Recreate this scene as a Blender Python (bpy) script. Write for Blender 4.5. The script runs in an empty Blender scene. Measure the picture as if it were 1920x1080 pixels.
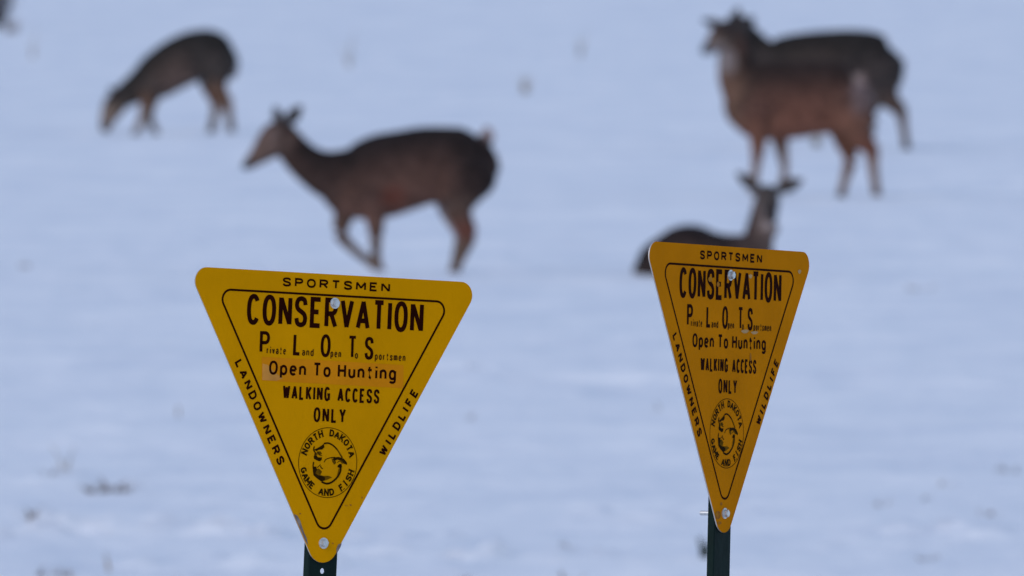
import bpy, bmesh, math, random
import numpy as np
from mathutils import Vector, Matrix
from mathutils.kdtree import KDTree

SC = bpy.context.scene
COL = SC.collection

# ---------------------------------------------------------------- camera
FPX = 33000.0                       # focal length in pixels of a 1920 wide frame
CAM_H = 3.18
PITCH = math.atan((540 + 388) / FPX)
CAM = Vector((0, -30, CAM_H))
cd = bpy.data.cameras.new('camera')
cam = bpy.data.objects.new('camera', cd)
COL.objects.link(cam)
cam.location = CAM
cam.rotation_euler = (math.pi / 2 - PITCH, 0, 0)
cd.sensor_width = 36.0
cd.lens = FPX / 1920 * 36
cd.clip_start = 0.5
cd.clip_end = 20000
cd.dof.use_dof = True
cd.dof.focus_distance = 29.97
cd.dof.aperture_fstop = 18.5
SC.camera = cam

# ---------------------------------------------------------------- sky, sun, exposure
SUN_EL, SUN_AZ = math.radians(38), math.radians(222)
w = bpy.data.worlds.new('World')
SC.world = w
w.use_nodes = True
nt = w.node_tree
sky = nt.nodes.new('ShaderNodeTexSky')
sky.sky_type = 'NISHITA'
sky.sun_disc = False
sky.sun_elevation = SUN_EL
sky.sun_rotation = SUN_AZ
sky.ozone_density = 2.6
nt.links.new(sky.outputs[0], nt.nodes['Background'].inputs[0])
nt.nodes['Background'].inputs[1].default_value = 0.15
sd = bpy.data.lights.new('sun', 'SUN')
sun = bpy.data.objects.new('sun', sd)
COL.objects.link(sun)
sd.energy = 0.58
sd.angle = math.radians(50)
sd.color = (1.0, 0.90, 0.86)
sdir = Vector((math.sin(SUN_AZ) * math.cos(SUN_EL), math.cos(SUN_AZ) * math.cos(SUN_EL), math.sin(SUN_EL)))
sun.rotation_euler = (-sdir).to_track_quat('-Z', 'Y').to_euler()
sun.location = (-40, -60, 60)
SC.view_settings.view_transform = 'Standard'
SC.view_settings.look = 'None'
SC.view_settings.gamma = 1.0
SC.view_settings.exposure = 0.26
SC.cycles.use_denoising = True

# ---------------------------------------------------------------- helpers
FW = Vector((0, math.cos(PITCH), -math.sin(PITCH)))
UP = Vector((0, math.sin(PITCH), math.cos(PITCH)))


def ray(px, py):
    return FW + Vector((1, 0, 0)) * ((px - 960) / FPX) + UP * ((540 - py) / FPX)


def on_ground(px, py):
    r = ray(px, py)
    return CAM + r * (-CAM_H / r.z)


def at_depth(px, py, Y):
    r = ray(px, py)
    return CAM + r * ((Y - CAM.y) / r.y)


def link_mesh(name, verts, faces, mats, parent=None, smooth=False, fmat=None):
    me = bpy.data.meshes.new(name)
    me.from_pydata([tuple(v) for v in verts], [], faces)
    me.update()
    for m in (mats if isinstance(mats, (list, tuple)) else [mats]):
        me.materials.append(m)
    if fmat is not None:
        me.polygons.foreach_set('material_index', fmat)
    if smooth:
        me.polygons.foreach_set('use_smooth', [True] * len(me.polygons))
    o = bpy.data.objects.new(name, me)
    COL.objects.link(o)
    o.parent = parent
    return o


def thing(name, loc, label, cat, group=None):
    o = bpy.data.objects.new(name, None)
    COL.objects.link(o)
    o.location = loc
    o.empty_display_size = 0.2
    o['label'] = label
    o['category'] = cat
    if group:
        o['group'] = group
    return o


def mat(name, base, rough=0.6, spec=0.3, metal=0.0, var=0.0, vscale=20.0, bump=0.0, bscale=60.0, base2=None, detail=4.0, attr=None):
    m = bpy.data.materials.new(name)
    m.use_nodes = True
    n = m.node_tree.nodes
    l = m.node_tree.links
    p = n['Principled BSDF']
    p.inputs['Base Color'].default_value = (*base, 1)
    p.inputs['Roughness'].default_value = rough
    p.inputs['Specular IOR Level'].default_value = spec
    p.inputs['Metallic'].default_value = metal
    tc = n.new('ShaderNodeTexCoord')
    src = None
    if attr:
        a = n.new('ShaderNodeAttribute')
        a.attribute_name = attr
        src = a.outputs['Color']
    if var > 0 or base2:
        no = n.new('ShaderNodeTexNoise')
        no.inputs['Scale'].default_value = vscale
        no.inputs['Detail'].default_value = detail
        l.new(tc.outputs['Object'], no.inputs['Vector'])
        mr = n.new('ShaderNodeMapRange')
        mr.inputs['From Min'].default_value = 0.3
        mr.inputs['From Max'].default_value = 0.7
        l.new(no.outputs['Fac'], mr.inputs['Value'])
        mx = n.new('ShaderNodeMix')
        mx.data_type = 'RGBA'
        if base2:
            mx.inputs['A'].default_value = (*base, 1)
            mx.inputs['B'].default_value = (*base2, 1)
            l.new(mr.outputs[0], mx.inputs['Factor'])
        else:
            mx.blend_type = 'MULTIPLY'
            mx.inputs['Factor'].default_value = 1.0
            if src:
                l.new(src, mx.inputs['A'])
            else:
                mx.inputs['A'].default_value = (*base, 1)
            mr.inputs['To Min'].default_value = 1 - var
            mr.inputs['To Max'].default_value = 1 + var * 0.6
            l.new(mr.outputs[0], mx.inputs['B'])
        src = mx.outputs['Result']
    if src:
        l.new(src, p.inputs['Base Color'])
    if bump > 0:
        bn = n.new('ShaderNodeTexNoise')
        bn.inputs['Scale'].default_value = bscale
        bn.inputs['Detail'].default_value = 5
        l.new(tc.outputs['Object'], bn.inputs['Vector'])
        b = n.new('ShaderNodeBump')
        b.inputs['Strength'].default_value = bump
        b.inputs['Distance'].default_value = 0.02
        l.new(bn.outputs['Fac'], b.inputs['Height'])
        l.new(b.outputs[0], p.inputs['Normal'])
    return m


# ---------------------------------------------------------------- snow field
def vnoise(x, y, lam, seed):
    x = x / lam + 1000.37 * (seed + 1) % 977
    y = y / lam + 611.71 * (seed + 3) % 853
    xi = np.floor(x).astype(np.int64)
    yi = np.floor(y).astype(np.int64)
    fx = x - xi
    fy = y - yi
    fx = fx * fx * fx * (fx * (fx * 6 - 15) + 10)
    fy = fy * fy * fy * (fy * (fy * 6 - 15) + 10)

    def hsh(a, b):
        h = (a * 374761393 + b * 668265263 + seed * 974711) & 0xFFFFFFFF
        h = ((h ^ (h >> 13)) * 1274126177) & 0xFFFFFFFF
        return ((h ^ (h >> 16)) & 0xFFFF) / 32767.5 - 1
    return ((hsh(xi, yi) * (1 - fx) + hsh(xi + 1, yi) * fx) * (1 - fy)
            + (hsh(xi, yi + 1) * (1 - fx) + hsh(xi + 1, yi + 1) * fx) * fy)


def snow_h(x, y):
    x = np.asarray(x, float)
    y = np.asarray(y, float)
    h = 0.026 * vnoise(x, y, 4.2, 1) + 0.014 * vnoise(x, y, 1.7, 2) + 0.018 * vnoise(x * 0.6, y, 0.7, 3) + 0.013 * vnoise(x, y, 0.3, 4) + 0.007 * vnoise(x, y, 0.15, 14)
    # crusty broken clods in two wind-scoured bands and thinly elsewhere
    m = np.exp(-((y - 44.6 - 0.8 * vnoise(x, y * 0, 3.0, 9)) / 2.4) ** 2) + 0.55 * np.exp(-((y - 66.0 - vnoise(x, y * 0, 4.0, 10)) / 1.3) ** 2) + 0.22
    m = m * np.clip(vnoise(x, y, 0.9, 5) * 1.3 + 0.25, 0, 1)
    c = np.clip(vnoise(x, y, 0.16, 6) + 0.6 * vnoise(x, y, 0.08, 7) - 0.2, 0, 1)
    h = h + 0.070 * m * c
    # hollows and old tracks
    t = np.clip(vnoise(x, y, 0.45, 12) - 0.52, 0, 1) * np.clip(vnoise(x, y, 2.3, 13) + 0.1, 0, 1)
    return h - 0.10 * t


def axis(segs, tail, growth=1.35):
    v = []
    for a, b, s in segs:
        v += list(np.arange(a, b - s * 0.5, s))
    v.append(segs[-1][1])
    s = segs[-1][2]
    while v[-1] < tail:
        s *= growth
        v.append(v[-1] + s)
    return v


hx = axis([(0, 7.5, 0.06), (7.5, 14, 0.25)], 4000)
xs = np.array([-a for a in hx[:0:-1]] + hx)
ya = axis([(-14, 34, 0.5), (34, 58, 0.085), (58, 72, 0.14), (72, 100, 0.22), (100, 150, 0.4), (150, 260, 0.9)], 6000)
pre = [-14.0]
s = 0.5
while pre[-1] > -400:
    s *= 1.5
    pre.append(pre[-1] - s)
ys = np.array(pre[:0:-1] + ya)
GX, GY = np.meshgrid(xs, ys)
fade = np.clip((400 - np.abs(GX)) / 300, 0, 1)
GZ = snow_h(GX, GY) * fade
me = bpy.data.meshes.new('snow_field')
nx, ny = len(xs), len(ys)
me.vertices.add(nx * ny)
me.vertices.foreach_set('co', np.stack([GX, GY, GZ], -1).astype(np.float32).ravel())
ii = np.arange((ny - 1) * (nx - 1))
r0 = ii // (nx - 1) * nx + ii % (nx - 1)
quads = np.stack([r0, r0 + 1, r0 + nx + 1, r0 + nx], -1).astype(np.int32)
me.loops.add(quads.size)
me.loops.foreach_set('vertex_index', quads.ravel())
me.polygons.add(len(quads))
me.polygons.foreach_set('loop_start', np.arange(0, quads.size, 4, dtype=np.int32))
me.polygons.foreach_set('use_smooth', np.ones(len(quads), bool))
me.update()
me.validate()
SNOW = mat('snow', (0.77, 0.79, 0.83), rough=0.75, spec=0.2, base2=(0.92, 0.915, 0.915), vscale=0.8, detail=7, bump=0.9, bscale=8.0)
me.materials.append(SNOW)
snow = bpy.data.objects.new('snow_field', me)
COL.objects.link(snow)
snow['kind'] = 'structure'
snow['label'] = 'flat open field covered in crusted bluish white snow'


def gz(x, y):
    return float(snow_h(np.array([x]), np.array([y]))[0])


# ---------------------------------------------------------------- lettering: a stroke font
def arc(cx, cy, rx, ry, a0, a1, n=14, p=2.3):
    out = []
    for i in range(n + 1):
        a = math.radians(a0 + (a1 - a0) * i / n)
        c, s_ = math.cos(a), math.sin(a)
        out.append((cx + rx * math.copysign(abs(c) ** (2 / p), c), cy + ry * math.copysign(abs(s_) ** (2 / p), s_)))
    return out


def spline(pts, n=5):
    out = []
    P = [pts[0]] + list(pts) + [pts[-1]]
    for i in range(1, len(P) - 2):
        for k in range(n):
            t = k / n
            q = []
            for d in range(2):
                a, b, c, e = P[i - 1][d], P[i][d], P[i + 1][d], P[i + 2][d]
                q.append(0.5 * (2 * b + (c - a) * t + (2 * a - 5 * b + 4 * c - e) * t * t + (3 * b - a - 3 * c + e) * t ** 3))
            out.append(tuple(q))
    out.append(tuple(pts[-1]))
    return out


S_CURVE = spline([(0.97, 0.76), (0.86, 0.94), (0.5, 1.0), (0.14, 0.94), (0.02, 0.77), (0.14, 0.61), (0.5, 0.51), (0.86, 0.40), (0.98, 0.23), (0.86, 0.06), (0.5, 0.0), (0.14, 0.06), (0.02, 0.25)])
XH = 0.68
GLYPH = {
    'A': (1.05, [[(0, 0), (0.5, 1)], [(0.5, 1), (1, 0)], [(0.18, 0.27), (0.82, 0.27)]]),
    'C': (0.95, [arc(0.5, 0.5, 0.5, 0.5, 38, 322, 26)]),
    'D': (0.95, [[(0, 0), (0, 1), (0.4, 1)] + arc(0.4, 0.5, 0.6, 0.5, 80, -80, 16) + [(0.4, 0), (0, 0)]]),
    'E': (0.85, [[(1, 1), (0, 1), (0, 0), (1, 0)], [(0, 0.52), (0.8, 0.52)]]),
    'F': (0.82, [[(1, 1), (0, 1), (0, 0)], [(0, 0.52), (0.8, 0.52)]]),
    'G': (0.98, [arc(0.5, 0.5, 0.5, 0.5, 40, 340, 26), [(1, 0.02), (1, 0.46), (0.55, 0.46)]]),
    'H': (0.95, [[(0, 0), (0, 1)], [(1, 0), (1, 1)], [(0, 0.52), (1, 0.52)]]),
    'I': (0.02, [[(0.5, 0), (0.5, 1)]]),
    'K': (0.95, [[(0, 0), (0, 1)], [(1, 1), (0.03, 0.36)], [(0.32, 0.56), (1, 0)]]),
    'L': (0.80, [[(0, 1), (0, 0), (1, 0)]]),
    'M': (1.15, [[(0, 0), (0, 1)], [(0, 1), (0.5, 0.25)], [(0.5, 0.25), (1, 1)], [(1, 1), (1, 0)]]),
    'N': (0.98, [[(0, 0), (0, 1)], [(0.04, 0.98), (0.96, 0.02)], [(1, 0), (1, 1)]]),
    'O': (1.0, [arc(0.5, 0.5, 0.5, 0.5, 0, 360, 32)]),
    'P': (0.9, [[(0, 0), (0, 1), (0.5, 1)] + arc(0.5, 0.74, 0.5, 0.26, 80, -80, 12) + [(0.5, 0.48), (0, 0.48)]]),
    'R': (0.95, [[(0, 0), (0, 1), (0.5, 1)] + arc(0.5, 0.74, 0.5, 0.26, 80, -80, 12) + [(0.5, 0.48), (0, 0.48)], [(0.5, 0.48), (1, 0)]]),
    'S': (0.95, [S_CURVE]),
    'T': (0.9, [[(0, 1), (1, 1)], [(0.5, 1), (0.5, 0)]]),
    'V': (1.0, [[(0, 1), (0.5, 0)], [(0.5, 0), (1, 1)]]),
    'W': (1.35, [[(0, 1), (0.25, 0)], [(0.25, 0), (0.5, 0.9)], [(0.5, 0.9), (0.75, 0)], [(0.75, 0), (1, 1)]]),
    'Y': (1.0, [[(0, 1), (0.5, 0.45)], [(1, 1), (0.5, 0.45)], [(0.5, 0.45), (0.5, 0)]]),
    'a': (0.72, [arc(0.5, XH * 0.66, 0.5, XH * 0.34, 158, 0, 14) + [(1, 0)], arc(0.5, XH * 0.28, 0.5, XH * 0.28, 0, 360, 20)]),
    'd': (0.78, [arc(0.5, XH / 2, 0.5, XH / 2, 0, 360, 24), [(1, 0), (1, 1)]]),
    'e': (0.78, [[(0.03, XH * 0.52), (0.98, XH * 0.52)], arc(0.5, XH / 2, 0.5, XH / 2, 5, 315, 24)]),
    'g': (0.78, [arc(0.5, XH / 2, 0.5, XH / 2, 0, 360, 24), [(1, XH)] + [(1, -0.1)] + arc(0.5, -0.1, 0.5, 0.22, 0, -150, 12)]),
    'i': (0.02, [[(0.5, 0), (0.5, XH)], [(0.5, 0.86), (0.5, 1.0)]]),
    'm': (1.15, [[(0, 0), (0, XH)], arc(0.25, XH * 0.62, 0.25, XH * 0.38, 180, 0, 12) + [(0.5, 0)], arc(0.75, XH * 0.62, 0.25, XH * 0.38, 180, 0, 12) + [(1, 0)]]),
    'n': (0.74, [[(0, 0), (0, XH)], arc(0.5, XH * 0.58, 0.5, XH * 0.42, 180, 0, 14) + [(1, 0)]]),
    'o': (0.78, [arc(0.5, XH / 2, 0.5, XH / 2, 0, 360, 24)]),
    'p': (0.78, [[(0, -0.32), (0, XH)], arc(0.5, XH / 2, 0.5, XH / 2, 0, 360, 24)]),
    'r': (0.5, [[(0, 0), (0, XH)], arc(0.9, XH * 0.45, 0.9, XH * 0.55, 178, 95, 8)]),
    's': (0.68, [[(x, y * XH) for x, y in S_CURVE]]),
    't': (0.62, [[(0.4, 0.95), (0.4, 0.15)] + arc(0.85, 0.17, 0.45, 0.17, 180, 265, 6), [(0, XH), (0.95, XH)]]),
    'u': (0.74, [[(0, XH)] + arc(0.5, XH * 0.42, 0.5, XH * 0.42, 180, 360, 14), [(1, 0), (1, XH)]]),
    'v': (0.74, [[(0, XH), (0.5, 0)], [(0.5, 0), (1, XH)]]),
}


class Print:
    """Flat ink laid on the sign face; every stroke sits a hair above the last so no two share a plane."""

    def __init__(self, y0):
        self.v, self.f, self.y0, self.k = [], [], y0, 0

    def ypos(self):
        self.k += 1
        return self.y0 - 0.00002 * (self.k % 6)

    def ribbon(self, pts, wd, closed=None):
        pts = [Vector(p) for p in pts]
        q = [pts[0]]
        for p in pts[1:]:
            if (p - q[-1]).length > 1e-6:
                q.append(p)
        if closed is None:
            closed = len(q) > 3 and (q[0] - q[-1]).length < 1e-5
        if closed and (q[0] - q[-1]).length < 1e-5:
            q.pop()
        n = len(q)
        y = self.ypos()
        b = len(self.v)
        for i in range(n):
            d0 = (q[i] - q[i - 1]) if (i > 0 or closed) else None
            d1 = (q[(i + 1) % n] - q[i]) if (i < n - 1 or closed) else None
            d0 = d0.normalized() if d0 else d1.normalized()
            d1 = d1.normalized() if d1 else d0
            n0, n1 = Vector((-d0.y, d0.x)), Vector((-d1.y, d1.x))
            mi = (n0 + n1)
            mi = mi / max(mi.length_squared, 1e-6) * 2
            if mi.length > 1.8:
                mi = mi.normalized() * 1.8
            for sgn in (1, -1):
                p = q[i] + mi * (sgn * wd / 2)
                self.v.append((p.x, y, p.y))
        for i in range(n if closed else n - 1):
            a, c = b + 2 * i, b + 2 * ((i + 1) % n)
            self.f.append((a, a + 1, c + 1, c))

    def poly(self, pts):
        y = self.ypos()
        b = len(self.v)
        self.v += [(p[0], y, p[1]) for p in pts]
        self.f.append(tuple(range(b, b + len(pts))))

    def text(self, s_, p0, p1, cap, wd, gap, space=None):
        """p0, p1: baseline ends (plane coordinates); cap: capital height; wd: stroke; gap: between letters."""
        p0, p1 = Vector(p0), Vector(p1)
        d = p1 - p0
        tot = d.length
        d.normalize()
        u = Vector((-d.y, d.x))
        space = space or gap * 3
        nw = sum(GLYPH[c][0] for c in s_ if c != ' ')
        ns = s_.count(' ')
        ng = len(s_) - 1 - 2 * ns
        nl = len(s_) - ns
        k = (tot - ng * gap - ns * space - nl * wd) / max(nw, 1e-6)
        x = 0
        for i, c in enumerate(s_):
            if c == ' ':
                x += space
                continue
            w_ = GLYPH[c][0] * k
            for st in GLYPH[c][1]:
                self.ribbon([p0 + d * (x + wd / 2 + a * w_) + u * (wd / 2 + b_ * (cap - wd)) for a, b_ in st], wd)
            x += w_ + wd
            if i + 1 < len(s_) and s_[i + 1] != ' ':
                x += gap

    def build(self, name, m, parent):
        o = link_mesh(name, self.v, self.f, m, parent)
        return o


# ---------------------------------------------------------------- the two signs
SIDE = 0.60
TH = SIDE * math.sqrt(3) / 2
# photo points of the lettering are carried to the plane of the sign: (u right, v up, origin at the middle of the top edge)
TRI = [(349.7, 498.8), (901.0, 530.5), (601.2, 1087.8)]
_A = np.linalg.solve(np.array([[x, y, 1] for x, y in TRI]), np.array([[-SIDE / 2, 0], [SIDE / 2, 0], [0, -TH]]))


def uv(px, py, off=(0, 0), sc=1.0):
    r = np.array([px / sc + off[0], py / sc + off[1], 1]) @ _A
    return (float(r[0]), float(r[1]))


MM = TH / 573.5      # metres of one photo pixel measured up the sign
SIGN_Y = mat('sign_yellow_paint', (0.645, 0.27, 0.0), rough=0.7, spec=0.02, var=0.09, vscale=7.0, bump=0.05, bscale=90)
SIGN_Y2 = mat('deep_yellow_paint', (0.60, 0.192, 0.0), rough=0.7, spec=0.02, var=0.13, vscale=8.0, bump=0.05, bscale=90)  # second panel: darker, redder yellow with slightly stronger mottling
STICK = mat('orange_sticker', (0.66, 0.222, 0.004), rough=0.6, spec=0.03, var=0.10, vscale=12)
STAIN = mat('faded_sticker_corner', (0.62, 0.25, 0.035), rough=0.6, spec=0.2, var=0.2, vscale=30)
INK = mat('dark_brown_ink', (0.022, 0.003, 0.001), rough=0.7, spec=0.02, var=0.3, vscale=60)
INK2 = mat('thin_brown_ink', (0.070, 0.022, 0.003), rough=0.7, spec=0.02, var=0.3, vscale=60)
INK3 = mat('emblem_ink', (0.026, 0.011, 0.001), rough=0.7, spec=0.02, var=0.4, vscale=120)
HALF = mat('emblem_half_tone', (0.15, 0.066, 0.001), rough=0.7, spec=0.02, var=0.4, vscale=150)
ALU = mat('bare_aluminium', (0.50, 0.47, 0.44), rough=0.5, spec=0.5, metal=0.6, var=0.15, vscale=40)
ZINC = mat('zinc_plated_steel', (0.62, 0.63, 0.64), rough=0.42, spec=0.5, metal=0.75, var=0.2, vscale=90)
GREEN = mat('dark_green_post_paint', (0.003, 0.013, 0.011), rough=0.65, spec=0.12, var=0.35, vscale=30, bump=0.1, bscale=70)
PRIMER = mat('chipped_paint_metal', (0.11, 0.075, 0.07), rough=0.75, spec=0.2, base2=(0.30, 0.24, 0.20), vscale=90)
RUST = mat('rust_stain', (0.30, 0.10, 0.015), rough=0.8, spec=0.1, base2=(0.48, 0.19, 0.01), vscale=120)
PALE = mat('scuffed_paint', (0.52, 0.30, 0.12), rough=0.7, spec=0.2, var=0.25, vscale=150)
T_PANEL = 0.0022


def tri_outline(inset, rad, n=9, tip=None):
    """Rounded downward triangle: outline offset inwards by inset with corner radius rad."""
    cen = Vector((0, -TH / 3))
    k = (TH / 3 - inset) / (TH / 3)
    P = [cen + (Vector(p) - cen) * k for p in ((-SIDE / 2, 0), (0, -TH), (SIDE / 2, 0))]
    out = []
    r_all = rad
    for i, p in enumerate(P):
        rad = tip if (tip and i == 1) else r_all
        c = p + (cen - p).normalized() * (2 * rad)
        base = math.atan2((p - cen).y, (p - cen).x)
        for j in range(n + 1):
            a = base + math.radians(-60 + 120 * j / n)
            out.append((c.x + rad * math.cos(a), c.y + rad * math.sin(a)))
    return out


def prism_xz(outline, y0, y1):
    n = len(outline)
    v = [(x, y0, z) for x, z in outline] + [(x, y1, z) for x, z in outline]
    f = [tuple(range(n)), tuple(range(2 * n - 1, n - 1, -1))] + [(i, i + n, (i + 1) % n + n, (i + 1) % n) for i in range(n)]
    return v, f


def cyl_y(cx, cz, r, y0, y1, n=16, rot=0, r1=None):
    r1 = r if r1 is None else r1
    v = []
    for yy, rr in ((y0, r), (y1, r1)):
        v += [(cx + rr * math.cos(2 * math.pi * i / n + rot), yy, cz + rr * math.sin(2 * math.pi * i / n + rot)) for i in range(n)]
    f = [tuple(range(n)), tuple(range(2 * n - 1, n - 1, -1))] + [(i, i + n, (i + 1) % n + n, (i + 1) % n) for i in range(n)]
    return v, f


def post_mesh(zt, zb, xc, holes):
    """U-channel: flat web against the sign, two side walls running back and short lips; real round holes down the web."""
    wv, t = 0.0275, 0.0030
    dep, lip = 0.0125, 0.006
    y0 = T_PANEL
    v, f = [], []

    def quad(a, b, c, d):
        n = len(v)
        v.extend([a, b, c, d])
        f.append((n, n + 1, n + 2, n + 3))
    # web front and back, with holes
    zs = [zt]
    for h in holes:
        zs += [h + 0.012, h - 0.012]
    zs.append(zb)
    for yy in (y0, y0 + t):
        for i in range(0, len(zs), 2):
            quad((xc - wv, yy, zs[i]), (xc + wv, yy, zs[i]), (xc + wv, yy, zs[i + 1]), (xc - wv, yy, zs[i + 1]))
        for h in holes:
            n = 16
            b = len(v)
            for i in range(n):
                a = 2 * math.pi * i / n + math.pi / 4
                v.append((xc + 0.0048 * math.cos(a), yy, h + 0.0050 * math.sin(a)))
            for i in range(n):
                a = 2 * math.pi * i / n + math.pi / 4
                c, s_ = math.cos(a), math.sin(a)
                m = max(abs(c), abs(s_))
                v.append((xc + wv * c / m, yy, h + 0.012 * s_ / m))
            for i in range(n):
                j = (i + 1) % n
                f.append((b + i, b + j, b + n + j, b + n + i))
    for h in holes:
        n = 16
        b = len(v)
        for yy in (y0, y0 + t):
            for i in range(n):
                a = 2 * math.pi * i / n + math.pi / 4
                v.append((xc + 0.0048 * math.cos(a), yy, h + 0.0050 * math.sin(a)))
        for i in range(n):
            f.append((b + i, b + (i + 1) % n, b + n + (i + 1) % n, b + n + i))
    # side walls and lips as a swept outline on each side
    for sg in (-1, 1):
        prof = [(xc + sg * wv, y0), (xc + sg * (wv + 0.002), y0 + 0.0015), (xc + sg * (wv + 0.0035), y0 + dep), (xc + sg * (wv + 0.001), y0 + dep + 0.001), (xc + sg * (wv - 0.002), y0 + t)]
        n = len(prof)
        b = len(v)
        v.extend([(x, y, zt) for x, y in prof] + [(x, y, zb) for x, y in prof])
        for i in range(n):
            f.append((b + i, b + (i + 1) % n, b + n + (i + 1) % n, b + n + i))
        f.append(tuple(range(b, b + n)))
    return v, f


Z8 = ((430, 520), 4.923)
Z8B = ((480, 660), 6.0)
Z1 = ((340, 480), 1.8)
Z6 = ((540, 780), 6.353)
Z5 = ((540, 930), 7.2)


def U(z, x, y):
    return uv(x, y, z[0], z[1])


LINES = [  # string, photo baseline start and end, capital height, stroke, gap, space (photo pixels), thin
    ('SPORTSMEN', U(Z8, 476, 82), U(Z8, 1466, 138), 17.0, 3.1, 8.6, None, 0),
    ('CONSERVATION', U(Z8, 146, 434), U(Z8, 1774, 518), 58.0, 7.4, 6.0, None, 0),
    ('P', U(Z8, 266, 698), U(Z8, 358, 702), 41.5, 5.2, 1, None, 0),
    ('L', U(Z8, 573, 718), U(Z8, 645, 722), 41.5, 5.2, 1, None, 0),
    ('O', U(Z8, 826, 735), U(Z8, 917, 739), 43.0, 5.2, 1, None, 0),
    ('T', U(Z8, 1078, 747), U(Z8, 1160, 750), 42.5, 4.6, 1, None, 0),
    ('S', U(Z8, 1232, 760), U(Z8, 1314, 764), 43.0, 5.2, 1, None, 0),
    ('rivate', U(Z8, 331, 703), U(Z8, 509, 712), 14.5, 1.9, 2.6, None, 1),
    ('and', U(Z8, 657, 722), U(Z8, 763, 728), 14.5, 1.9, 2.6, None, 1),
    ('pen', U(Z8, 919, 736), U(Z8, 1017, 741), 14.5, 1.9, 2.6, None, 1),
    ('o', U(Z8, 1144, 751), U(Z8, 1172, 753), 14.5, 1.9, 2.6, None, 1),
    ('portsmen', U(Z8, 1329, 763), U(Z8, 1612, 778), 14.5, 1.9, 2.6, None, 1),
    ('Open To Hunting', U(Z8B, 130, 251), U(Z8B, 1558, 322), 26.5, 3.9, 5.2, 16, 0),
    ('WALKING ACCESS', U(Z8B, 284, 526), U(Z8B, 1370, 586), 27.0, 3.8, 3.6, 17, 0),
    ('ONLY', U(Z8B, 631, 787), U(Z8B, 992, 804), 28.0, 3.9, 4.8, None, 0),
    ('LANDOWNERS', U(Z1, 176, 358), U(Z1, 324, 708), 17.5, 3.3, 7.0, None, 0),
    ('WILDLIFE', U(Z1, 683, 680), U(Z1, 798, 463), 17.5, 3.3, 7.5, None, 0),
]


def emblem(parent, y):
    c = Vector(U(Z6, 459, 556))
    R = 65.5 * MM
    e = Print(y)
    e.ribbon([(c.x + R * math.cos(a * math.pi / 32), c.y + R * math.sin(a * math.pi / 32)) for a in range(64)], 1.2 * MM, closed=True)
    # lettering round the ring, slab serifs on the strokes
    for txt, mid, sgn, span in (('NORTH DAKOTA', 90, -1, 142), ('GAME AND FISH', -90, 1, 146)):
        n = len(txt)
        for i, ch in enumerate(txt):
            if ch == ' ':
                continue
            a = math.radians(mid + sgn * (i - (n - 1) / 2) * span / (n - 1))
            rad = Vector((math.cos(a), math.sin(a)))
            up = rad if sgn < 0 else -rad
            rt = Vector((up.y, -up.x))
            cap, wd = 13.2 * MM, 3.1 * MM
            w_ = max(GLYPH[ch][0], 0.05) * 7.8 * MM
            b = c + rad * (R * (0.755 if sgn < 0 else 0.95))
            for st in GLYPH[ch][1]:
                e.ribbon([b + rt * ((p - 0.5) * w_) + up * (wd / 2 + q * (cap - wd)) for p, q in st], wd)
            if ch in 'NRTHAKIFMP':
                for xx in ((0.5,) if ch in 'TI' else (0.0, 1.0)):
                    for yy in ((0.04, 0.96) if ch in 'NHIKM' else (0.04,)):
                        p = b + rt * ((xx - 0.5) * w_) + up * (yy * cap)
                        e.ribbon([p - rt * 2.2 * MM, p + rt * 2.2 * MM], 1.3 * MM)
    P = lambda pts: [U(Z6, *p) for p in pts]
    # the line drawing inside the ring
    for pts, wd in (
        (spline([(412, 330), (455, 322), (505, 340), (560, 388), (600, 445), (632, 500)]), 3.0),
        (spline([(612, 590), (612, 650), (590, 705), (550, 755), (495, 795), (440, 805), (385, 782)]), 3.6),
        (spline([(415, 550), (440, 515), (490, 498), (545, 492)]), 1.6),
        (spline([(300, 360), (290, 400), (310, 440), (300, 480)]), 2.4),
        (spline([(372, 575), (352, 600), (330, 612)]), 1.3),
        (spline([(375, 590), (380, 615), (402, 628)]), 2.0),
        (spline([(292, 545), (285, 590), (288, 640)]), 2.6),
        (spline([(575, 560), (590, 540), (615, 545), (632, 570)]), 1.2),
        (spline([(330, 430), (350, 440), (372, 470), (392, 470)]), 1.2),
    ):
        e.ribbon(P(pts), wd * MM)
    for pts in (
        [(292, 398), (330, 385), (372, 360), (412, 330), (418, 372), (392, 398), (352, 402), (322, 418)],
        [(290, 480), (320, 470), (345, 492), (390, 492), (386, 522), (362, 540), (330, 528), (296, 508)],
        [(288, 600), (322, 602), (332, 640), (312, 680), (345, 705), (400, 716), (430, 735), (420, 770), (380, 778), (330, 742), (290, 705), (282, 650)],
        [(528, 495), (590, 488), (650, 510), (690, 560), (685, 585), (650, 565), (620, 535), (570, 520), (540, 535), (520, 520)],
        [(578, 590), (600, 570), (625, 575), (628, 612), (600, 622), (575, 610)],
    ):
        e.poly(P(pts))
    o = e.build('emblem', INK3, parent)
    h = Print(y + 0.00006)
    for pts in (
        [(330, 690), (400, 712), (470, 712), (512, 732), (440, 765), (370, 765)],
        [(505, 505), (545, 515), (560, 560), (535, 580), (512, 545)],
        [(330, 422), (372, 420), (392, 450), (360, 470), (335, 455)],
        [(595, 520), (650, 535), (675, 575), (640, 570)],
        [(560, 375), (600, 430), (640, 500), (610, 470), (575, 415)],
        [(300, 640), (352, 625), (392, 660), (372, 700), (318, 690)],
        [(300, 425), (330, 440), (335, 470), (300, 472)],
        [(590, 625), (618, 630), (600, 700), (560, 745), (575, 690)],
    ):
        h.poly(P(pts))
    h.build('shading', HALF, o)
    return o


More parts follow.
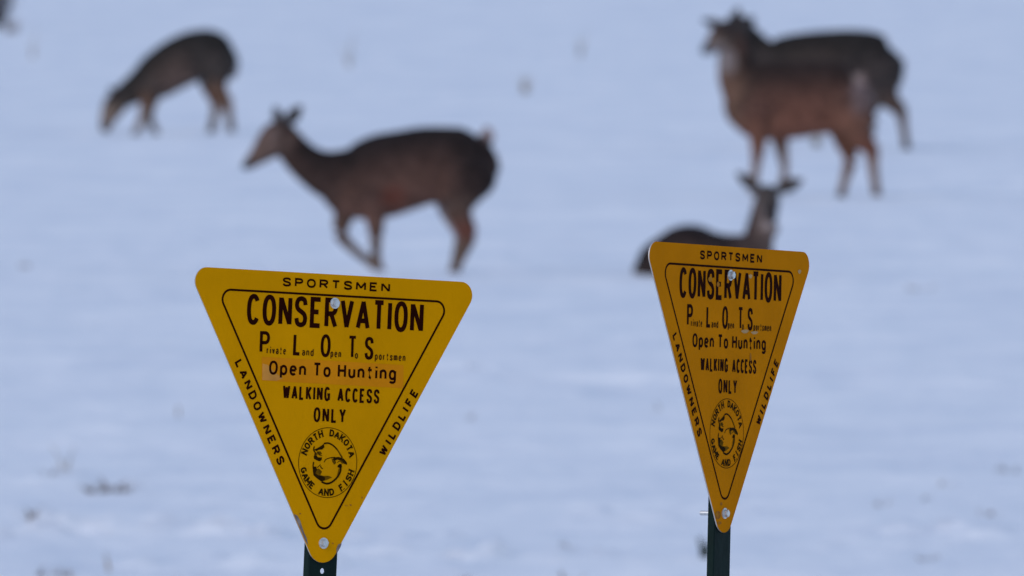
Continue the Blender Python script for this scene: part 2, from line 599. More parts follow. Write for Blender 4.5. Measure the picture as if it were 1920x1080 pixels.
def bolt(parent, u, v, back, m=ZINC):
    r = bpy.data.objects.new('bolt', None)
    va, fa = cyl_y(u, v, 0.0094, -T_PANEL - 0.0018, -T_PANEL + 0.0002, 20)
    vb, fb = cyl_y(u, v, 0.0066, -T_PANEL - 0.0075, -T_PANEL - 0.0019, 6, 0.3, None)
    vc, fc = cyl_y(u, v, 0.0046, -T_PANEL - 0.0084, -T_PANEL - 0.0074, 12, 0, None)
    vv, ff = [], []
    for a, b in ((va, fa), (vb, fb), (vc, fc), cyl_y(u, v, 0.0042, -T_PANEL, back, 10)):
        n = len(vv)
        vv += a
        ff += [tuple(i + n for i in q) for q in b]
    o = link_mesh('bolt', vv, ff, m, parent)
    v2, f2 = cyl_y(u, v, 0.0066, T_PANEL + 0.0034, T_PANEL + 0.0090, 6)
    link_mesh('nut', v2, f2, m, o)
    bpy.data.objects.remove(r)
    return o


def make_sign(top, yaw, lean, roll, label, kind):
    R = Matrix.Rotation(yaw, 4, 'Z') @ Matrix.Rotation(lean, 4, 'X') @ Matrix.Rotation(roll, 4, 'Y')
    zdir = R @ Vector((0, 0, 1))
    L = (top[2] - 0.0) / zdir.z
    base = Vector(top) - zdir * L
    base_l = -L
    root = thing('access_sign', base, label, 'sign', 'triangular hunting access signs on posts')
    root.rotation_euler = R.to_euler()
    # parts are drawn with the origin at the middle of the panel's top edge, then lifted by L
    kids = []
    out = tri_outline(0.0, 26 * MM, 12, 33 * MM)
    v, f = prism_xz(out, -T_PANEL, 0.0)
    paint = SIGN_Y if kind == 0 else SIGN_Y2
    fm = [1] * len(f)
    fm[0] = 0
    # the outline runs counter-clockwise seen from the front, so face 0 is the printed face
    panel = link_mesh('panel', v, f, [paint, ALU], root, fmat=fm)
    kids.append(panel)
    y = -T_PANEL - 0.0004
    b = Print(y)
    b.ribbon(tri_outline(39.5 * MM, 18 * MM, 10), 4.0 * MM, closed=True)
    b.build('border_line', INK, root)
    ystk = y
    if kind == 0:
        s_ = Print(y + 0.0002)
        s_.poly([uv(488.5, 713), uv(754, 728.5), uv(754.5, 685), uv(488.5, 668.5)])
        st = s_.build('sticker', STICK, root)
        s2 = Print(y + 0.00008)
        s2.poly([uv(489.5, 712), uv(516, 713.5), uv(528, 709), uv(512, 697), uv(500, 684), uv(490, 681)])
        s2.build('faded_corner', STAIN, st)
    for (t, p0, p1, cap, wd, gap, sp, thin) in LINES:
        pr = Print(y - 0.0001)
        pr.text(t, p0, p1, cap * MM, wd * MM * (1.2 if kind == 0 else 1.25), gap * MM, sp * MM if sp else None)
        pr.build('lettering', INK2 if thin else INK, root)
    emblem(root, y - 0.0001)
    if kind == 0:
        tb, bb = uv(624.5, 568.5), uv(604.5, 1018.5)
    else:
        tb, bb = (uv(624.5, 568.5)), uv(604.5, 1018.5)
    bolt(root, *tb, 0.022)
    bolt(root, *bb, 0.024 if kind == 0 else 0.044)
    # wear
    if kind == 0:
        c = Print(y - 0.0002)
        c.poly([U(Z5, *p) for p in [(66, 240), (112, 262), (150, 330), (178, 420), (205, 500), (236, 560), (258, 660), (225, 610), (170, 480), (120, 370), (84, 290)]])
        c.build('paint_chip', PRIMER, root)
        c = Print(y - 0.0002)
        c.poly([U(Z5, *p) for p in [(712, 640), (664, 656), (640, 715), (642, 770), (632, 800), (668, 740), (700, 680)]])
        c.build('paint_chip', PRIMER, root)
        for cx, cy, rx, ry in ((770, 132, 22, 7), (830, 125, 14, 12), (985, 25, 10, 16), (590, 640, 14, 10), (150, 235, 16, 9), (520, -70, 6, 5)):
            c = Print(y - 0.00015)
            c.poly([U(Z5, cx + rx * math.cos(a), cy - ry * math.sin(a)) for a in [k * math.pi / 5 for k in range(10)]])
            c.build('stain', RUST, root)
    else:
        for cx, cy, rx, ry in ((583, 1021, 9, 8), (588, 1036, 7, 3), (560, 575, 7, 5), (585, 585, 5, 5), (690, 725, 3, 8), (594, 1000, 4, 3)):
            c = Print(y - 0.00015)
            c.poly([uv(cx + rx * math.cos(a), cy - ry * math.sin(a)) for a in [k * math.pi / 5 for k in range(10)]])
            c.build('stain', RUST, root)
        for cx, cy, rx, ry in ((672, 676, 12, 3.5), (703, 679, 11, 3.0), (851, 566, 5, 4), (690, 572, 6, 4)):
            c = Print(y - 0.00025)
            c.poly([uv(cx + rx * math.cos(a) * (1 + 0.2 * math.sin(3 * a)), cy - ry * math.sin(a)) for a in [k * math.pi / 6 for k in range(12)]])
            c.build('scuff', PALE, root)
    # post behind, from just under the panel's top edge to below the snow
    xc = bb[0] * 0.5 + tb[0] * 0.5 + 0.0035
    hz = []
    z = U(Z5, 492, 1015)[1] if kind == 0 else -TH - 0.075
    while z > base_l + 0.1:
        hz.append(z)
        z -= 0.0508
    if kind == 1:
        hz = hz[2:]
    v, f = post_mesh(-0.018, base_l - 0.45, xc, hz)
    link_mesh('post', v, f, GREEN, root)
    for ch in root.children:
        for p in ch.data.vertices:
            p.co.z += L
        for g in ch.children:
            for p in g.data.vertices:
                p.co.z += L
    return root


make_sign((-0.3017, -0.1170, 2.3626), math.radians(34.12), math.radians(-0.79), math.radians(3.62),
          'yellow triangular access sign with an orange Open To Hunting sticker on a green post', 0)
make_sign((0.3718, 0.1288, 2.4035), math.radians(60.29), math.radians(-0.33), math.radians(3.23),
          'yellow triangular access sign without sticker, turned far aside in front of the bedded deer', 1)


# ---------------------------------------------------------------- deer
COAT = mat('deer_coat', (0.1, 0.07, 0.05), rough=0.85, spec=0.12, var=0.42, vscale=15, bump=0.6, bscale=130, attr='coat', detail=6)
EYE = mat('deer_eye', (0.006, 0.004, 0.004), rough=0.15, spec=0.6)
NOSE = mat('deer_nose', (0.010, 0.009, 0.010), rough=0.4, spec=0.4)


def catmull(a, b, c, d, t):
    return 0.5 * (2 * b + (c - a) * t + (2 * a - 5 * b + 4 * c - d) * t * t + (3 * b - a - 3 * c + d) * t ** 3)


class Deer:
    """Works in metres about the animal's base: x right, y away from the road, z up. View sketch coordinates (off, sc)
    with the foot line and centre give positions and radii; depth and half widths are metres."""

    def __init__(self, off, sc, cx, foot, pal):
        self.off, self.sc, self.pal = off, sc, pal
        self.base = on_ground(off[0] + cx / sc, off[1] + foot / sc)
        self.m = (self.base.y - CAM.y) / FPX / sc      # metres per sketch unit
        self.v, self.f, self.pts = [], [], []
        self.extra = []

    def P(self, x, y, d=0.0):
        p = at_depth(self.off[0] + x / self.sc, self.off[1] + y / self.sc, self.base.y) - self.base
        return Vector((p.x, d, p.z))

    def loft(self, secs, side=(0, 1, 0), n=22, sub=6):
        """secs: (x, y, depth, radius in sketch units, half width m, colour over, colour under)"""
        pal = self.pal
        S = []
        for (x, y, d, r, b, ct, cb) in secs:
            p = self.P(x, y, d)
            r = r * self.m
            S.append(np.array([p.x, p.y, p.z, r + min(max(0.20 * r, 0.007), 0.042), b + 0.004, *pal[ct], *pal[cb]], float))
        Q = [S[0]] + S + [S[-1]]
        rings = []
        for i in range(1, len(Q) - 2):
            for k in range(sub):
                rings.append(catmull(Q[i - 1], Q[i], Q[i + 1], Q[i + 2], k / sub))
        rings.append(S[-1])
        rings = np.array(rings)
        T = np.gradient(rings[:, :3], axis=0)
        T /= np.linalg.norm(T, axis=1)[:, None] + 1e-9
        # rounded caps
        caps = []
        for end, sg in ((0, -1), (-1, 1)):
            r = rings[end].copy()
            rad = min(r[3], r[4])
            cs = []
            for a in (30, 60, 84):
                q = r.copy()
                q[:3] += sg * T[end] * rad * math.sin(math.radians(a)) * 0.7
                q[3:5] *= math.cos(math.radians(a))
                cs.append(q)
            caps.append(cs)
        allr = [*caps[0][::-1], *rings, *caps[1]]
        TT = [T[0]] * 3 + list(T) + [T[-1]] * 3
        b0 = len(self.v)
        sh = np.array(side, float)
        for q, t in zip(allr, TT):
            s_ = sh - t * (sh @ t)
            s_ /= np.linalg.norm(s_)
            u = np.cross(s_, t)
            if u[2] < 0 or (abs(u[2]) < 1e-4 and u[0] < 0):
                u = -u
            ra, rb = max(q[3], 0.003), max(q[4], 0.003)
            for k in range(n):
                a = 2 * math.pi * k / n
                p = q[:3] + u * (ra * math.sin(a)) + s_ * (rb * math.cos(a))
                self.v.append(p)
                g = min(max((0.5 + 0.5 * math.sin(a) - 0.12) / 0.80, 0), 1)
                g = g * g * (3 - 2 * g)
                self.pts.append((p, q[8:11] * (1 - g) + q[5:8] * g))
        nr = len(allr)
        for i in range(nr - 1):
            for k in range(n):
                a, b = b0 + i * n + k, b0 + i * n + (k + 1) % n
                self.f.append((a, b, b + n, a + n))
        self.f.append(tuple(range(b0 + n - 1, b0 - 1, -1)))
        self.f.append(tuple(range(b0 + (nr - 1) * n, b0 + nr * n)))

    def leg(self, pts, cols):
        """pts: (x, y, depth, radius in sketch units)"""
        self.loft([(x, y, d, r, r * self.m * 0.85, c, c) for (x, y, d, r), c in zip(pts, cols)], n=10, sub=5)

    def ear(self, base, tip, w, col='ear', side=(0, 1, 0), flat=0.016):
        (x0, y0, d0), (x1, y1, d1) = base, tip
        s = []
        for t, k in ((0, 0.55), (0.25, 0.9), (0.5, 1.0), (0.75, 0.75), (1.0, 0.2)):
            s.append((x0 + (x1 - x0) * t, y0 + (y1 - y0) * t, d0 + (d1 - d0) * t, w * k * 1.25, flat * (0.6 + 0.4 * k), col, col))
        self.loft(s, side=side, n=10, sub=4)

    def spot(self, name, x, y, d, r, m=EYE):
        self.extra.append((name, self.P(x, y, d), r, m))

    def build(self, label, group):
        x, y = self.base.x, self.base.y
        root = thing('deer', (x, y, gz(x, y) - 0.03), label, 'deer', group)
        me = bpy.data.meshes.new('tmp')
        me.from_pydata([tuple(p) for p in self.v], [], self.f)
        o = bpy.data.objects.new('tmp', me)
        COL.objects.link(o)
        bm = bmesh.new()
        bm.from_mesh(me)
        bmesh.ops.recalc_face_normals(bm, faces=bm.faces)
        bm.to_mesh(me)
        bm.free()
        r = o.modifiers.new('r', 'REMESH')
        r.mode = 'VOXEL'
        r.voxel_size = 0.0085
        sm = o.modifiers.new('s', 'SMOOTH')
        sm.factor = 0.5
        sm.iterations = 5
        dg = bpy.context.evaluated_depsgraph_get()
        body = bpy.data.meshes.new_from_object(o.evaluated_get(dg))
        bpy.data.objects.remove(o)
        body.name = 'body'
        kd = KDTree(len(self.pts))
        for i, (p, c) in enumerate(self.pts):
            kd.insert(p, i)
        kd.balance()
        ca = body.color_attributes.new('coat', 'FLOAT_COLOR', 'POINT')
        buf = np.ones((len(body.vertices), 4), np.float32)
        cols = np.array([c for p, c in self.pts])
        for i, vt in enumerate(body.vertices):
            acc = np.zeros(3)
            ws = 0
            for co, idx, dist in kd.find_n(vt.co, 14):
                k = 1 / (dist + 0.03) ** 2
                acc += cols[idx] * k
                ws += k
            buf[i, :3] = acc / ws
        ca.data.foreach_set('color', np.clip(buf, 0, 1).ravel())
        body.materials.clear()
        body.materials.append(COAT)
        body.polygons.foreach_set('use_smooth', np.ones(len(body.polygons), bool))
        b = bpy.data.objects.new('body', body)
        COL.objects.link(b)
        b.parent = root
        for name, p, rad, m in self.extra:
            bm = bmesh.new()
            bmesh.ops.create_icosphere(bm, subdivisions=2, radius=rad, matrix=Matrix.Translation(p))
            m2 = bpy.data.meshes.new(name)
            bm.to_mesh(m2)
            bm.free()
            m2.materials.append(m)
            e = bpy.data.objects.new(name, m2)
            COL.objects.link(e)
            e.parent = root
        return root


def palette(back, side, belly, leg, shank, face, white=(0.27, 0.215, 0.20), ear=(0.045, 0.035, 0.032), neck=None, red=(0.17, 0.066, 0.044)):
    return dict(back=back, side=side, belly=belly, leg=leg, shank=shank, face=face, white=white, ear=ear,
                neck=neck or side, hoof=(0.02, 0.017, 0.016), red=red, muzzle=(0.035, 0.028, 0.028))


GRP = 'deer on the snow field'

# 1. grazing at the far edge
D = Deer((150, 20), 4.154, 700, 960, palette((0.022, 0.019, 0.017), (0.060, 0.047, 0.042), (0.13, 0.085, 0.07), (0.15, 0.082, 0.055), (0.24, 0.18, 0.15), (0.19, 0.135, 0.105)))
D.loft([(1185, 345, 0, 55, .06, 'back', 'side'), (1130, 335, 0, 120, .13, 'back', 'side'), (1030, 322, 0, 162, .165, 'back', 'side'), (905, 325, 0, 165, .175, 'back', 'side'),
        (780, 375, 0, 165, .18, 'back', 'belly'), (670, 440, 0, 158, .17, 'back', 'belly'), (570, 510, 0, 145, .145, 'back', 'belly'), (490, 575, 0, 105, .11, 'back', 'neck')])
D.loft([(540, 510, 0, 120, .10, 'back', 'neck'), (440, 580, 0, 98, .075, 'back', 'neck'), (360, 630, 0, 84, .062, 'back', 'neck'), (300, 670, 0, 72, .058, 'side', 'neck')])
D.loft([(330, 650, 0, 62, .05, 'side', 'neck'), (275, 705, 0, 76, .062, 'side', 'face'), (235, 780, -.01, 62, .056, 'face', 'face'), (208, 850, -.01, 46, .042, 'face', 'white'), (196, 905, -.01, 32, .032, 'muzzle', 'muzzle')])
D.ear((300, 640, -.06), (232, 580, -.11), 24)
D.ear((320, 620, .06), (318, 545, .12), 24)
D.leg([(560, 560, -.09, 75), (520, 690, -.09, 46), (495, 800, -.08, 34), (455, 885, -.08, 24), (425, 962, -.08, 26)], ['side', 'leg', 'shank', 'shank', 'hoof'])
D.leg([(590, 560, .09, 75), (550, 690, .09, 46), (535, 805, .08, 34), (575, 890, .08, 24), (600, 962, .08, 26)], ['side', 'leg', 'shank', 'shank', 'hoof'])
D.leg([(1090, 380, -.09, 120), (1060, 500, -.10, 92), (1080, 600, -.10, 60), (1140, 690, -.09, 44), (1165, 800, -.09, 30), (1185, 962, -.09, 28)], ['side', 'side', 'leg', 'leg', 'shank', 'hoof'])
D.leg([(1060, 380, .09, 120), (1010, 500, .10, 88), (1030, 610, .10, 56), (1065, 700, .09, 42), (1045, 800, .09, 30), (1015, 955, .09, 28)], ['side', 'side', 'leg', 'leg', 'shank', 'hoof'])
D.loft([(1190, 330, 0, 30, .03, 'back', 'white'), (1200, 420, 0, 34, .03, 'back', 'white'), (1180, 500, 0, 18, .02, 'side', 'white')])
D.spot('eye', 250, 725, -.062, .014)
D.build('dark grazing deer with arched back and head down to the snow', GRP)

# 2. walking, side on
D = Deer((430, 160), 2.843, 900, 1003, palette((0.020, 0.014, 0.013), (0.058, 0.034, 0.028), (0.150, 0.076, 0.056), (0.125, 0.075, 0.056), (0.155, 0.105, 0.082), (0.145, 0.092, 0.074), white=(0.36, 0.28, 0.27), red=(0.15, 0.050, 0.034)))
D.loft([(1392, 380, 0, 75, .07, 'back', 'side'), (1345, 398, 0, 140, .13, 'back', 'side'), (1260, 415, 0, 170, .165, 'back', 'side'), (1150, 412, 0, 174, .18, 'back', 'belly'),
        (1040, 415, 0, 176, .19, 'back', 'belly'), (930, 440, 0, 184, .195, 'back', 'belly'), (820, 468, 0, 192, .185, 'back', 'belly'), (710, 506, 0, 176, .165, 'back', 'belly'),
        (625, 526, 0, 138, .135, 'back', 'belly'), (560, 515, 0, 105, .095, 'side', 'neck')])
D.loft([(610, 480, 0, 135, .10, 'back', 'neck'), (510, 454, 0, 106, .078, 'back', 'neck'), (425, 408, 0, 85, .066, 'back', 'neck'), (360, 350, 0, 76, .056, 'back', 'neck'), (315, 290, 0, 68, .056, 'side', 'neck'), (290, 245, 0, 60, .055, 'side', 'neck')])
D.loft([(320, 240, 0, 48, .05, 'side', 'face'), (265, 262, 0, 76, .064, 'side', 'face'), (215, 302, -.01, 68, .058, 'face', 'face'), (170, 345, -.015, 49, .044, 'face', 'face'), (125, 386, -.015, 33, .034, 'face', 'face'), (92, 412, -.015, 22, .027, 'muzzle', 'muzzle')])
D.ear((272, 190, .05), (243, 106, .10), 22)
D.ear((305, 190, -.04), (384, 96, -.10), 26)
D.leg([(650, 560, .09, 92), (612, 680, .09, 50), (592, 775, .09, 34), (650, 850, .09, 23), (735, 920, .09, 20), (795, 965, .09, 21), (822, 998, .09, 20)], ['side', 'leg', 'leg', 'shank', 'shank', 'shank', 'hoof'])
D.leg([(740, 560, -.10, 100), (775, 680, -.10, 52), (782, 790, -.10, 33), (782, 890, -.10, 25), (795, 960, -.10, 24), (805, 1006, -.10, 26)], ['side', 'belly', 'leg', 'shank', 'shank', 'hoof'])
D.leg([(1270, 440, -.10, 135), (1235, 560, -.11, 102), (1225, 660, -.11, 62), (1268, 770, -.10, 46), (1262, 820, -.10, 37), (1228, 900, -.10, 29), (1192, 985, -.10, 25), (1180, 1008, -.10, 26)], ['back', 'side', 'leg', 'red', 'leg', 'shank', 'shank', 'hoof'])
D.leg([(1230, 440, .10, 130), (1178, 565, .11, 84), (1176, 652, .11, 52), (1240, 775, .10, 40), (1228, 850, .10, 30), (1212, 920, .10, 26), (1205, 1000, .10, 26)], ['side', 'white', 'white', 'white', 'shank', 'shank', 'hoof'])
D.loft([(1360, 280, 0, 40, .05, 'back', 'side'), (1382, 250, 0, 30, .028, 'white', 'white'), (1368, 216, 0, 16, .016, 'white', 'white')])
D.spot('eye', 232, 262, -.058, .014)
D.spot('nose', 82, 418, -.015, .020, NOSE)
D.pts += [(D.P(x, y, dd), np.array((.24, .17, .15))) for x, y in ((245, 232), (258, 250), (262, 225), (225, 245), (240, 285)) for dd in (-.05, -.065)]
D.pts += [(D.P(x, y, dd), np.array(D.pal['red'])) for x in range(835, 915, 10) for y in range(555, 615, 10) for dd in (-.10, -.13, -.16)]
D.build('dark brown deer walking with one foreleg lifted and tail raised', GRP)

# 3. bedded down, looking this way
D = Deer((1180, 300), 4.5, 640, 1000, palette((0.020, 0.013, 0.012), (0.055, 0.036, 0.032), (0.10, 0.060, 0.048), (0.10, 0.062, 0.048), (0.13, 0.085, 0.065), (0.075, 0.060, 0.054), neck=(0.17, 0.118, 0.10), white=(0.34, 0.28, 0.27), ear=(0.075, 0.060, 0.054)))
D.loft([(120, 910, .30, 70, .07, 'back', 'side'), (190, 865, .27, 125, .13, 'back', 'side'), (300, 820, .22, 160, .17, 'back', 'side'), (430, 785, .16, 200, .19, 'back', 'side'), (540, 775, .10, 205, .20, 'back', 'belly'),
        (680, 795, .02, 178, .20, 'back', 'belly'), (820, 805, -.06, 168, .19, 'back', 'belly'), (950, 800, -.13, 165, .165, 'back', 'side'), (1060, 800, -.19, 150, .13, 'side', 'side'), (1130, 815, -.22, 100, .09, 'side', 'neck')])
D.loft([(1000, 780, -.15, 150, .11, 'side', 'side'), (1070, 690, -.19, 122, .085, 'side', 'neck'), (1095, 590, -.20, 106, .070, 'side', 'neck'), (1118, 480, -.20, 96, .062, 'side', 'neck'), (1142, 370, -.19, 90, .06, 'side', 'neck'), (1155, 300, -.18, 80, .055, 'side', 'neck')])
D.loft([(1150, 275, -.14, 80, .070, 'ear', 'neck'), (1160, 295, -.20, 96, .076, 'face', 'neck'), (1170, 335, -.26, 92, .068, 'face', 'neck'), (1180, 385, -.32, 74, .054, 'face', 'white'), (1187, 430, -.37, 56, .042, 'muzzle', 'white'), (1191, 458, -.40, 40, .034, 'muzzle', 'muzzle')], side=(1, 0, 0))
D.loft([(1190, 520, -.26, 60, .04, 'white', 'white'), (1175, 580, -.25, 62, .04, 'neck', 'neck')])
D.ear((1085, 228, -.16), (908, 86, -.15), 38, side=(0, 1, 0), flat=0.018)
D.ear((1245, 228, -.16), (1456, 146, -.15), 42, side=(0, 1, 0), flat=0.018)
# folded legs
D.leg([(1010, 860, -.27, 85), (1090, 930, -.30, 52), (1180, 965, -.32, 36), (1090, 985, -.34, 26), (960, 985, -.34, 24), (890, 988, -.34, 26)], ['side', 'leg', 'leg', 'shank', 'shank', 'hoof'])
D.leg([(1060, 860, -.12, 80), (1160, 930, -.12, 50), (1240, 970, -.11, 34), (1150, 988, -.08, 26), (1040, 988, -.06, 24)], ['side', 'leg', 'leg', 'shank', 'hoof'])
D.leg([(330, 840, .02, 150), (480, 880, -.06, 110), (600, 930, -.10, 62), (500, 965, -.10, 42), (380, 985, -.08, 30), (520, 992, -.13, 26), (640, 992, -.16, 24)], ['side', 'side', 'leg', 'leg', 'shank', 'shank', 'hoof'])
D.loft([(110, 880, .31, 50, .05, 'back', 'white'), (80, 930, .33, 44, .04, 'side', 'white'), (78, 975, .34, 26, .025, 'side', 'white')])
D.spot('eye', 1098, 330, -.268, .015)
D.spot('eye', 1250, 332, -.245, .015)
D.spot('nose', 1192, 452, -.405, .022, NOSE)
D.build('deer lying on the snow with ears spread, partly hidden by a yellow sign', GRP)

# 4. reddish, standing broadside
D = Deer((1180, 0), 2.0, 660, 748, palette((0.034, 0.022, 0.019), (0.085, 0.046, 0.036), (0.21, 0.088, 0.058), (0.185, 0.084, 0.055), (0.23, 0.145, 0.11), (0.17, 0.12, 0.095), neck=(0.145, 0.080, 0.055)))
D.loft([(872, 350, -.02, 72, .08, 'side', 'leg'), (840, 360, 0, 102, .13, 'back', 'leg'), (780, 363, 0, 116, .165, 'back', 'belly'), (700, 364, 0, 120, .185, 'back', 'belly'),
        (620, 372, 0, 126, .19, 'back', 'belly'), (540, 376, 0, 128, .18, 'back', 'belly'), (475, 375, 0, 124, .155, 'back', 'belly'), (430, 365, 0, 95, .125, 'back', 'neck'), (400, 350, 0, 70, .09, 'neck', 'neck')])
D.loft([(450, 335, 0, 92, .11, 'back', 'neck'), (412, 280, -.01, 70, .085, 'back', 'neck'), (395, 220, -.02, 54, .070, 'back', 'neck'), (388, 170, -.03, 46, .062, 'side', 'neck'), (386, 130, -.03, 40, .055, 'side', 'neck')])
D.loft([(396, 120, -.02, 38, .06, 'ear', 'ear'), (366, 126, -.05, 46, .066, 'ear', 'ear'), (334, 146, -.09, 38, .056, 'side', 'face'), (310, 167, -.13, 26, .044, 'face', 'white'), (290, 181, -.16, 18, .034, 'muzzle', 'white'), (279, 188, -.18, 12, .026, 'muzzle', 'muzzle')])
D.loft([(362, 200, -.08, 20, .035, 'white', 'white'), (356, 238, -.065, 24, .045, 'white', 'white')])
D.ear((358, 96, -.09), (274, 72, -.12), 12)
D.ear((392, 92, .03), (410, 28, .08), 14)
D.leg([(480, 400, -.10, 70), (482, 490, -.10, 36), (480, 570, -.10, 21), (472, 640, -.10, 14), (468, 700, -.10, 14), (464, 742, -.10, 16)], ['side', 'leg', 'leg', 'shank', 'shank', 'hoof'])
D.leg([(545, 410, .10, 66), (562, 500, .10, 34), (574, 570, .10, 20), (584, 630, .10, 14), (578, 676, .10, 13), (566, 700, .10, 15)], ['side', 'leg', 'shank', 'shank', 'shank', 'hoof'])
D.leg([(820, 370, -.09, 95), (838, 450, -.11, 68), (862, 510, -.11, 40), (905, 556, -.10, 27), (912, 610, -.10, 19), (922, 690, -.10, 15), (930, 752, -.10, 17)], ['side', 'leg', 'leg', 'red', 'shank', 'shank', 'hoof'])
D.leg([(800, 380, .09, 92), (802, 460, .11, 62), (812, 530, .11, 36), (830, 592, .10, 24), (815, 650, .10, 17), (803, 700, .10, 14), (792, 742, .10, 16)], ['side', 'leg', 'leg', 'leg', 'shank', 'shank', 'hoof'])
D.loft([(872, 285, -.05, 20, .05, 'side', 'white'), (882, 330, -.08, 19, .045, 'side', 'white'), (880, 385, -.08, 14, .03, 'side', 'white')])
D.pts += [(D.P(x, y, dd), np.array((.20, .145, .14))) for x in range(860, 878, 6) for y in range(272, 400, 9) for dd in (-.09, -.13, -.17)]
D.spot('eye', 352, 128, -.125, .014)
D.spot('nose', 277, 188, -.18, .019, NOSE)
D.build('reddish brown deer standing broadside with head turned, in front of another', GRP)

# 5. greyer one behind it
D = Deer((1180, 0), 2.0, 780, 562, palette((0.024, 0.020, 0.018), (0.058, 0.044, 0.040), (0.11, 0.075, 0.06), (0.105, 0.066, 0.052), (0.15, 0.098, 0.078), (0.062, 0.050, 0.046)))
D.loft([(1003, 240, 0, 48, .07, 'back', 'side'), (970, 246, 0, 90, .13, 'back', 'side'), (910, 244, 0, 112, .165, 'back', 'side'), (840, 238, 0, 114, .18, 'back', 'side'),
        (760, 236, 0, 110, .19, 'back', 'belly'), (680, 240, 0, 108, .18, 'back', 'belly'), (600, 248, 0, 104, .16, 'back', 'belly'), (545, 252, 0, 92, .135, 'back', 'side'), (500, 250, 0, 70, .10, 'side', 'side')])
D.loft([(550, 240, 0, 76, .10, 'back', 'neck'), (500, 205, 0, 56, .08, 'back', 'neck'), (462, 168, 0, 50, .068, 'back', 'neck'), (438, 132, 0, 44, .06, 'back', 'neck'), (428, 108, 0, 36, .055, 'side', 'neck')])
D.loft([(428, 98, .04, 34, .068, 'side', 'side'), (424, 104, -.04, 40, .074, 'face', 'side'), (414, 126, -.10, 36, .062, 'face', 'face'), (404, 148, -.16, 27, .048, 'face', 'face'), (398, 166, -.21, 19, .036, 'muzzle', 'muzzle')], side=(1, 0, 0))
D.ear((444, 84, 0), (466, 62, .01), 14, side=(0, 1, 0))
D.ear((404, 80, 0), (376, 56, .01), 14, side=(0, 1, 0))
D.leg([(560, 280, -.09, 62), (520, 380, -.09, 32), (495, 450, -.09, 19), (482, 500, -.09, 13), (476, 560, -.09, 15)], ['side', 'leg', 'leg', 'shank', 'hoof'])
D.leg([(600, 290, .09, 58), (588, 380, .09, 30), (580, 450, .09, 18), (578, 510, .09, 13), (576, 556, .09, 14)], ['side', 'leg', 'leg', 'shank', 'hoof'])
D.leg([(930, 270, -.09, 92), (950, 330, -.10, 62), (978, 372, -.10, 34), (1014, 408, -.10, 23), (1024, 450, -.10, 16), (1033, 510, -.10, 13), (1040, 560, -.10, 15)], ['side', 'side', 'leg', 'leg', 'shank', 'shank', 'hoof'])
D.leg([(900, 290, .09, 90), (885, 370, .10, 66), (884, 425, .10, 40), (905, 470, .10, 24), (900, 510, .10, 15), (894, 558, .10, 15)], ['side', 'side', 'side', 'leg', 'shank', 'hoof'])
D.loft([(1010, 225, 0, 20, .03, 'back', 'white'), (1012, 275, 0, 17, .028, 'back', 'white'), (1004, 320, 0, 10, .02, 'side', 'white')])
D.spot('eye', 452, 112, -.075, .014)
D.spot('eye', 392, 112, -.075, .014)
D.build('grey brown deer standing behind the reddish broadside deer', GRP)


# ---------------------------------------------------------------- dry plants in the snow
STRAW = mat('dry_straw', (0.36, 0.28, 0.19), rough=0.8, spec=0.15, var=0.3, vscale=30)
DULL = mat('dull_dead_grass', (0.24, 0.19, 0.165), rough=0.85, spec=0.1, var=0.3, vscale=30)
DKGREEN = mat('dark_green_weed', (0.030, 0.045, 0.028), rough=0.8, spec=0.15, var=0.3, vscale=30)
TWIG = mat('dark_twigs', (0.045, 0.038, 0.045), rough=0.85, spec=0.1, var=0.3, vscale=20)


def tuft(px, py, wpx, hpx, m, n, label, name='grass_tuft', cat='grass', group=None, seed=0, low=False):
    rng = random.Random(seed * 7 + 11)
    p = on_ground(px, py)
    s_ = FPX / (p.y - CAM.y)
    W, Hh = wpx / s_, hpx / s_
    v, f = [], []
    for i in range(n):
        bx = rng.uniform(-0.5, 0.5) * W * (0.9 if low else 0.35)
        by = rng.uniform(-0.5, 0.5) * W * 0.8
        ang = rng.uniform(0, 6.283)
        ln = Hh * rng.uniform(0.6, 1.3) * (2.2 if low else 1.1) + 0.02
        lean = rng.uniform(0.7, 1.3) if low else rng.uniform(0.1, 0.55)
        wd = rng.uniform(0.004, 0.009) + 0.015 * Hh
        dx, dy = math.cos(ang), math.sin(ang)
        b = len(v)
        for k in range(4):
            t = k / 3
            bend = lean * (0.6 + 0.8 * t)
            x = bx + dx * ln * t * math.sin(bend)
            y = by + dy * ln * t * math.sin(bend)
            z = ln * t * math.cos(min(bend, 1.5)) - 0.03 * (1 - t)
            ww = wd * (1 - t * 0.85)
            v += [(x - dy * ww, y + dx * ww, z), (x + dy * ww, y - dx * ww, z)]
        for k in range(3):
            a = b + 2 * k
            f.append((a, a + 1, a + 3, a + 2))
    o = link_mesh(name, v, f, m)
    o.location = (p.x, p.y, gz(p.x, p.y))
    o['label'] = label
    o['category'] = cat
    if group:
        o['group'] = group
    return o


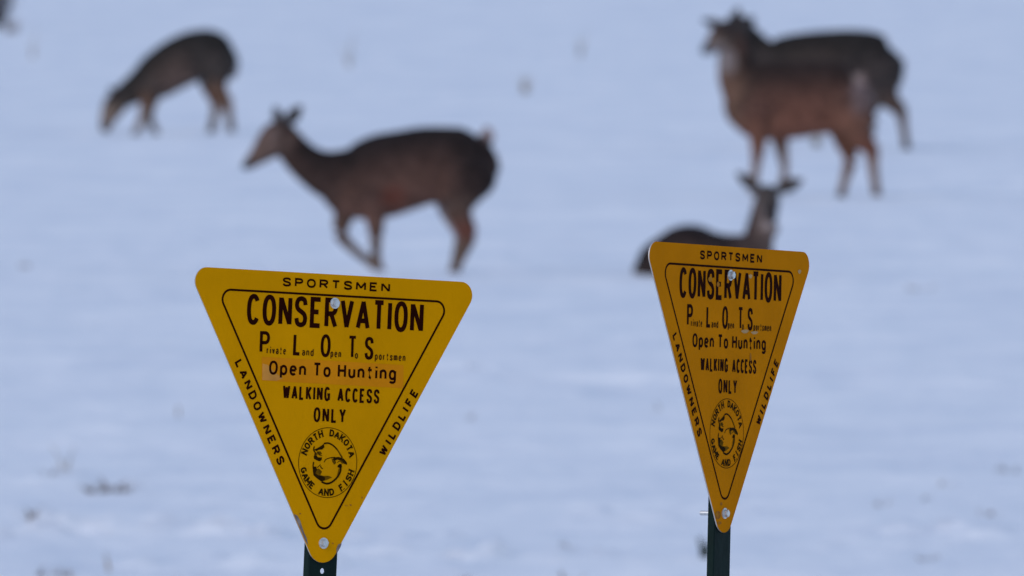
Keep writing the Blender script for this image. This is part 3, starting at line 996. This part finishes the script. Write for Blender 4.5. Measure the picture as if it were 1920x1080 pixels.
G2 = 'dry grass tufts in the snow'
LOW = 'small flattened clump of dull dead grass half buried in snow'
UPR = 'sparse pale upright stalks of dry grass poking through snow'
tuft(200, 940, 78, 24, DULL, 46, 'widest dark clump of flattened grass beside the sign with the orange sticker', seed=1, low=True)
tuft(985, 170, 34, 30, STRAW, 15, 'tan bunch of straw standing alone between the walking and the grey deer', seed=2)
tuft(1321, 1042, 24, 26, DKGREEN, 26, 'dark green weed beside the post of the sign without sticker', 'weed', 'weed', seed=3)
tuft(1531, 278, 26, 28, STRAW, 22, 'pale straw tuft under the belly of the reddish deer', seed=4)
for k, (px, py, wp, hp, n) in enumerate([(108, 906, 44, 16, 22), (66, 990, 28, 15, 22), (172, 614, 54, 14, 20), (1145, 1030, 66, 12, 30), (1060, 1022, 30, 9, 12), (1722, 546, 44, 10, 14), (880, 695, 28, 13, 12),
                                         (890, 784, 26, 9, 10), (105, 1084, 84, 15, 34), (1560, 1080, 60, 12, 18), (1065, 1068, 44, 10, 14), (1845, 964, 34, 12, 14), (1735, 944, 20, 10, 10), (1772, 908, 26, 12, 8), (1748, 1046, 40, 11, 14),
                                         (1890, 884, 60, 9, 14), (350, 1082, 60, 9, 12), (860, 1070, 50, 8, 10), (1650, 955, 34, 10, 14), (1240, 775, 26, 8, 8), (40, 498, 40, 9, 10)]):
    tuft(px, py, wp, hp, DULL, int(n * 0.45) + 2, LOW, group=G2, seed=20 + k, low=True)
for k, (px, py, wp, hp, n) in enumerate([(655, 122, 16, 52, 5), (1090, 108, 16, 46, 5), (122, 884, 16, 40, 5), (335, 778, 14, 18, 5), (205, 1066, 12, 26, 4), (60, 112, 18, 42, 4)]):
    tuft(px, py, wp, hp, STRAW, max(n - 1, 3), UPR, group='sparse stalks in the snow', seed=60 + k)


def shrub(px, py, label):
    rng = random.Random(5)
    p = on_ground(px, py)
    root = thing('shrub', (p.x, p.y, gz(p.x, p.y)), label, 'shrub')

    def tube(v, f, a, b, r0, r1):
        t = (b - a).normalized()
        s_ = t.orthogonal().normalized()
        u = t.cross(s_)
        n0 = len(v)
        for c, r in ((a, r0), (b, r1)):
            for k in range(5):
                an = k * 1.2566
                v.append(c + s_ * (r * math.cos(an)) + u * (r * math.sin(an)))
        for k in range(5):
            f.append((n0 + k, n0 + (k + 1) % 5, n0 + 5 + (k + 1) % 5, n0 + 5 + k))
    for k in range(26):
        v, f = [], []
        a = Vector((rng.uniform(-.13, .13), rng.uniform(-.13, .13), -0.05))
        d = Vector((a.x * 1.4 + rng.uniform(-.25, .25), a.y * 1.4 + rng.uniform(-.25, .25), 1)).normalized()
        r = rng.uniform(.012, .022)
        for seg in range(6):
            b = a + d * rng.uniform(.16, .26)
            tube(v, f, a, b, r, r * 0.85)
            for q in range(3):
                e = Vector((rng.uniform(-1, 1), rng.uniform(-1, 1), rng.uniform(.1, 1))).normalized()
                c = b + e * rng.uniform(.12, .3)
                tube(v, f, b, c, r * 0.45, r * 0.2)
            a = b
            r *= 0.85
            d = (d + Vector((rng.uniform(-.25, .25), rng.uniform(-.25, .25), 0))).normalized()
        link_mesh('stem', v, f, TWIG, root)
    return root


shrub(-12, 50, 'dark leafless shrub at the back of the field beyond the grazing deer')
tuft(22, 60, 70, 22, DULL, 50, 'wide dull grass clump at the foot of the leafless shrub', seed=90)
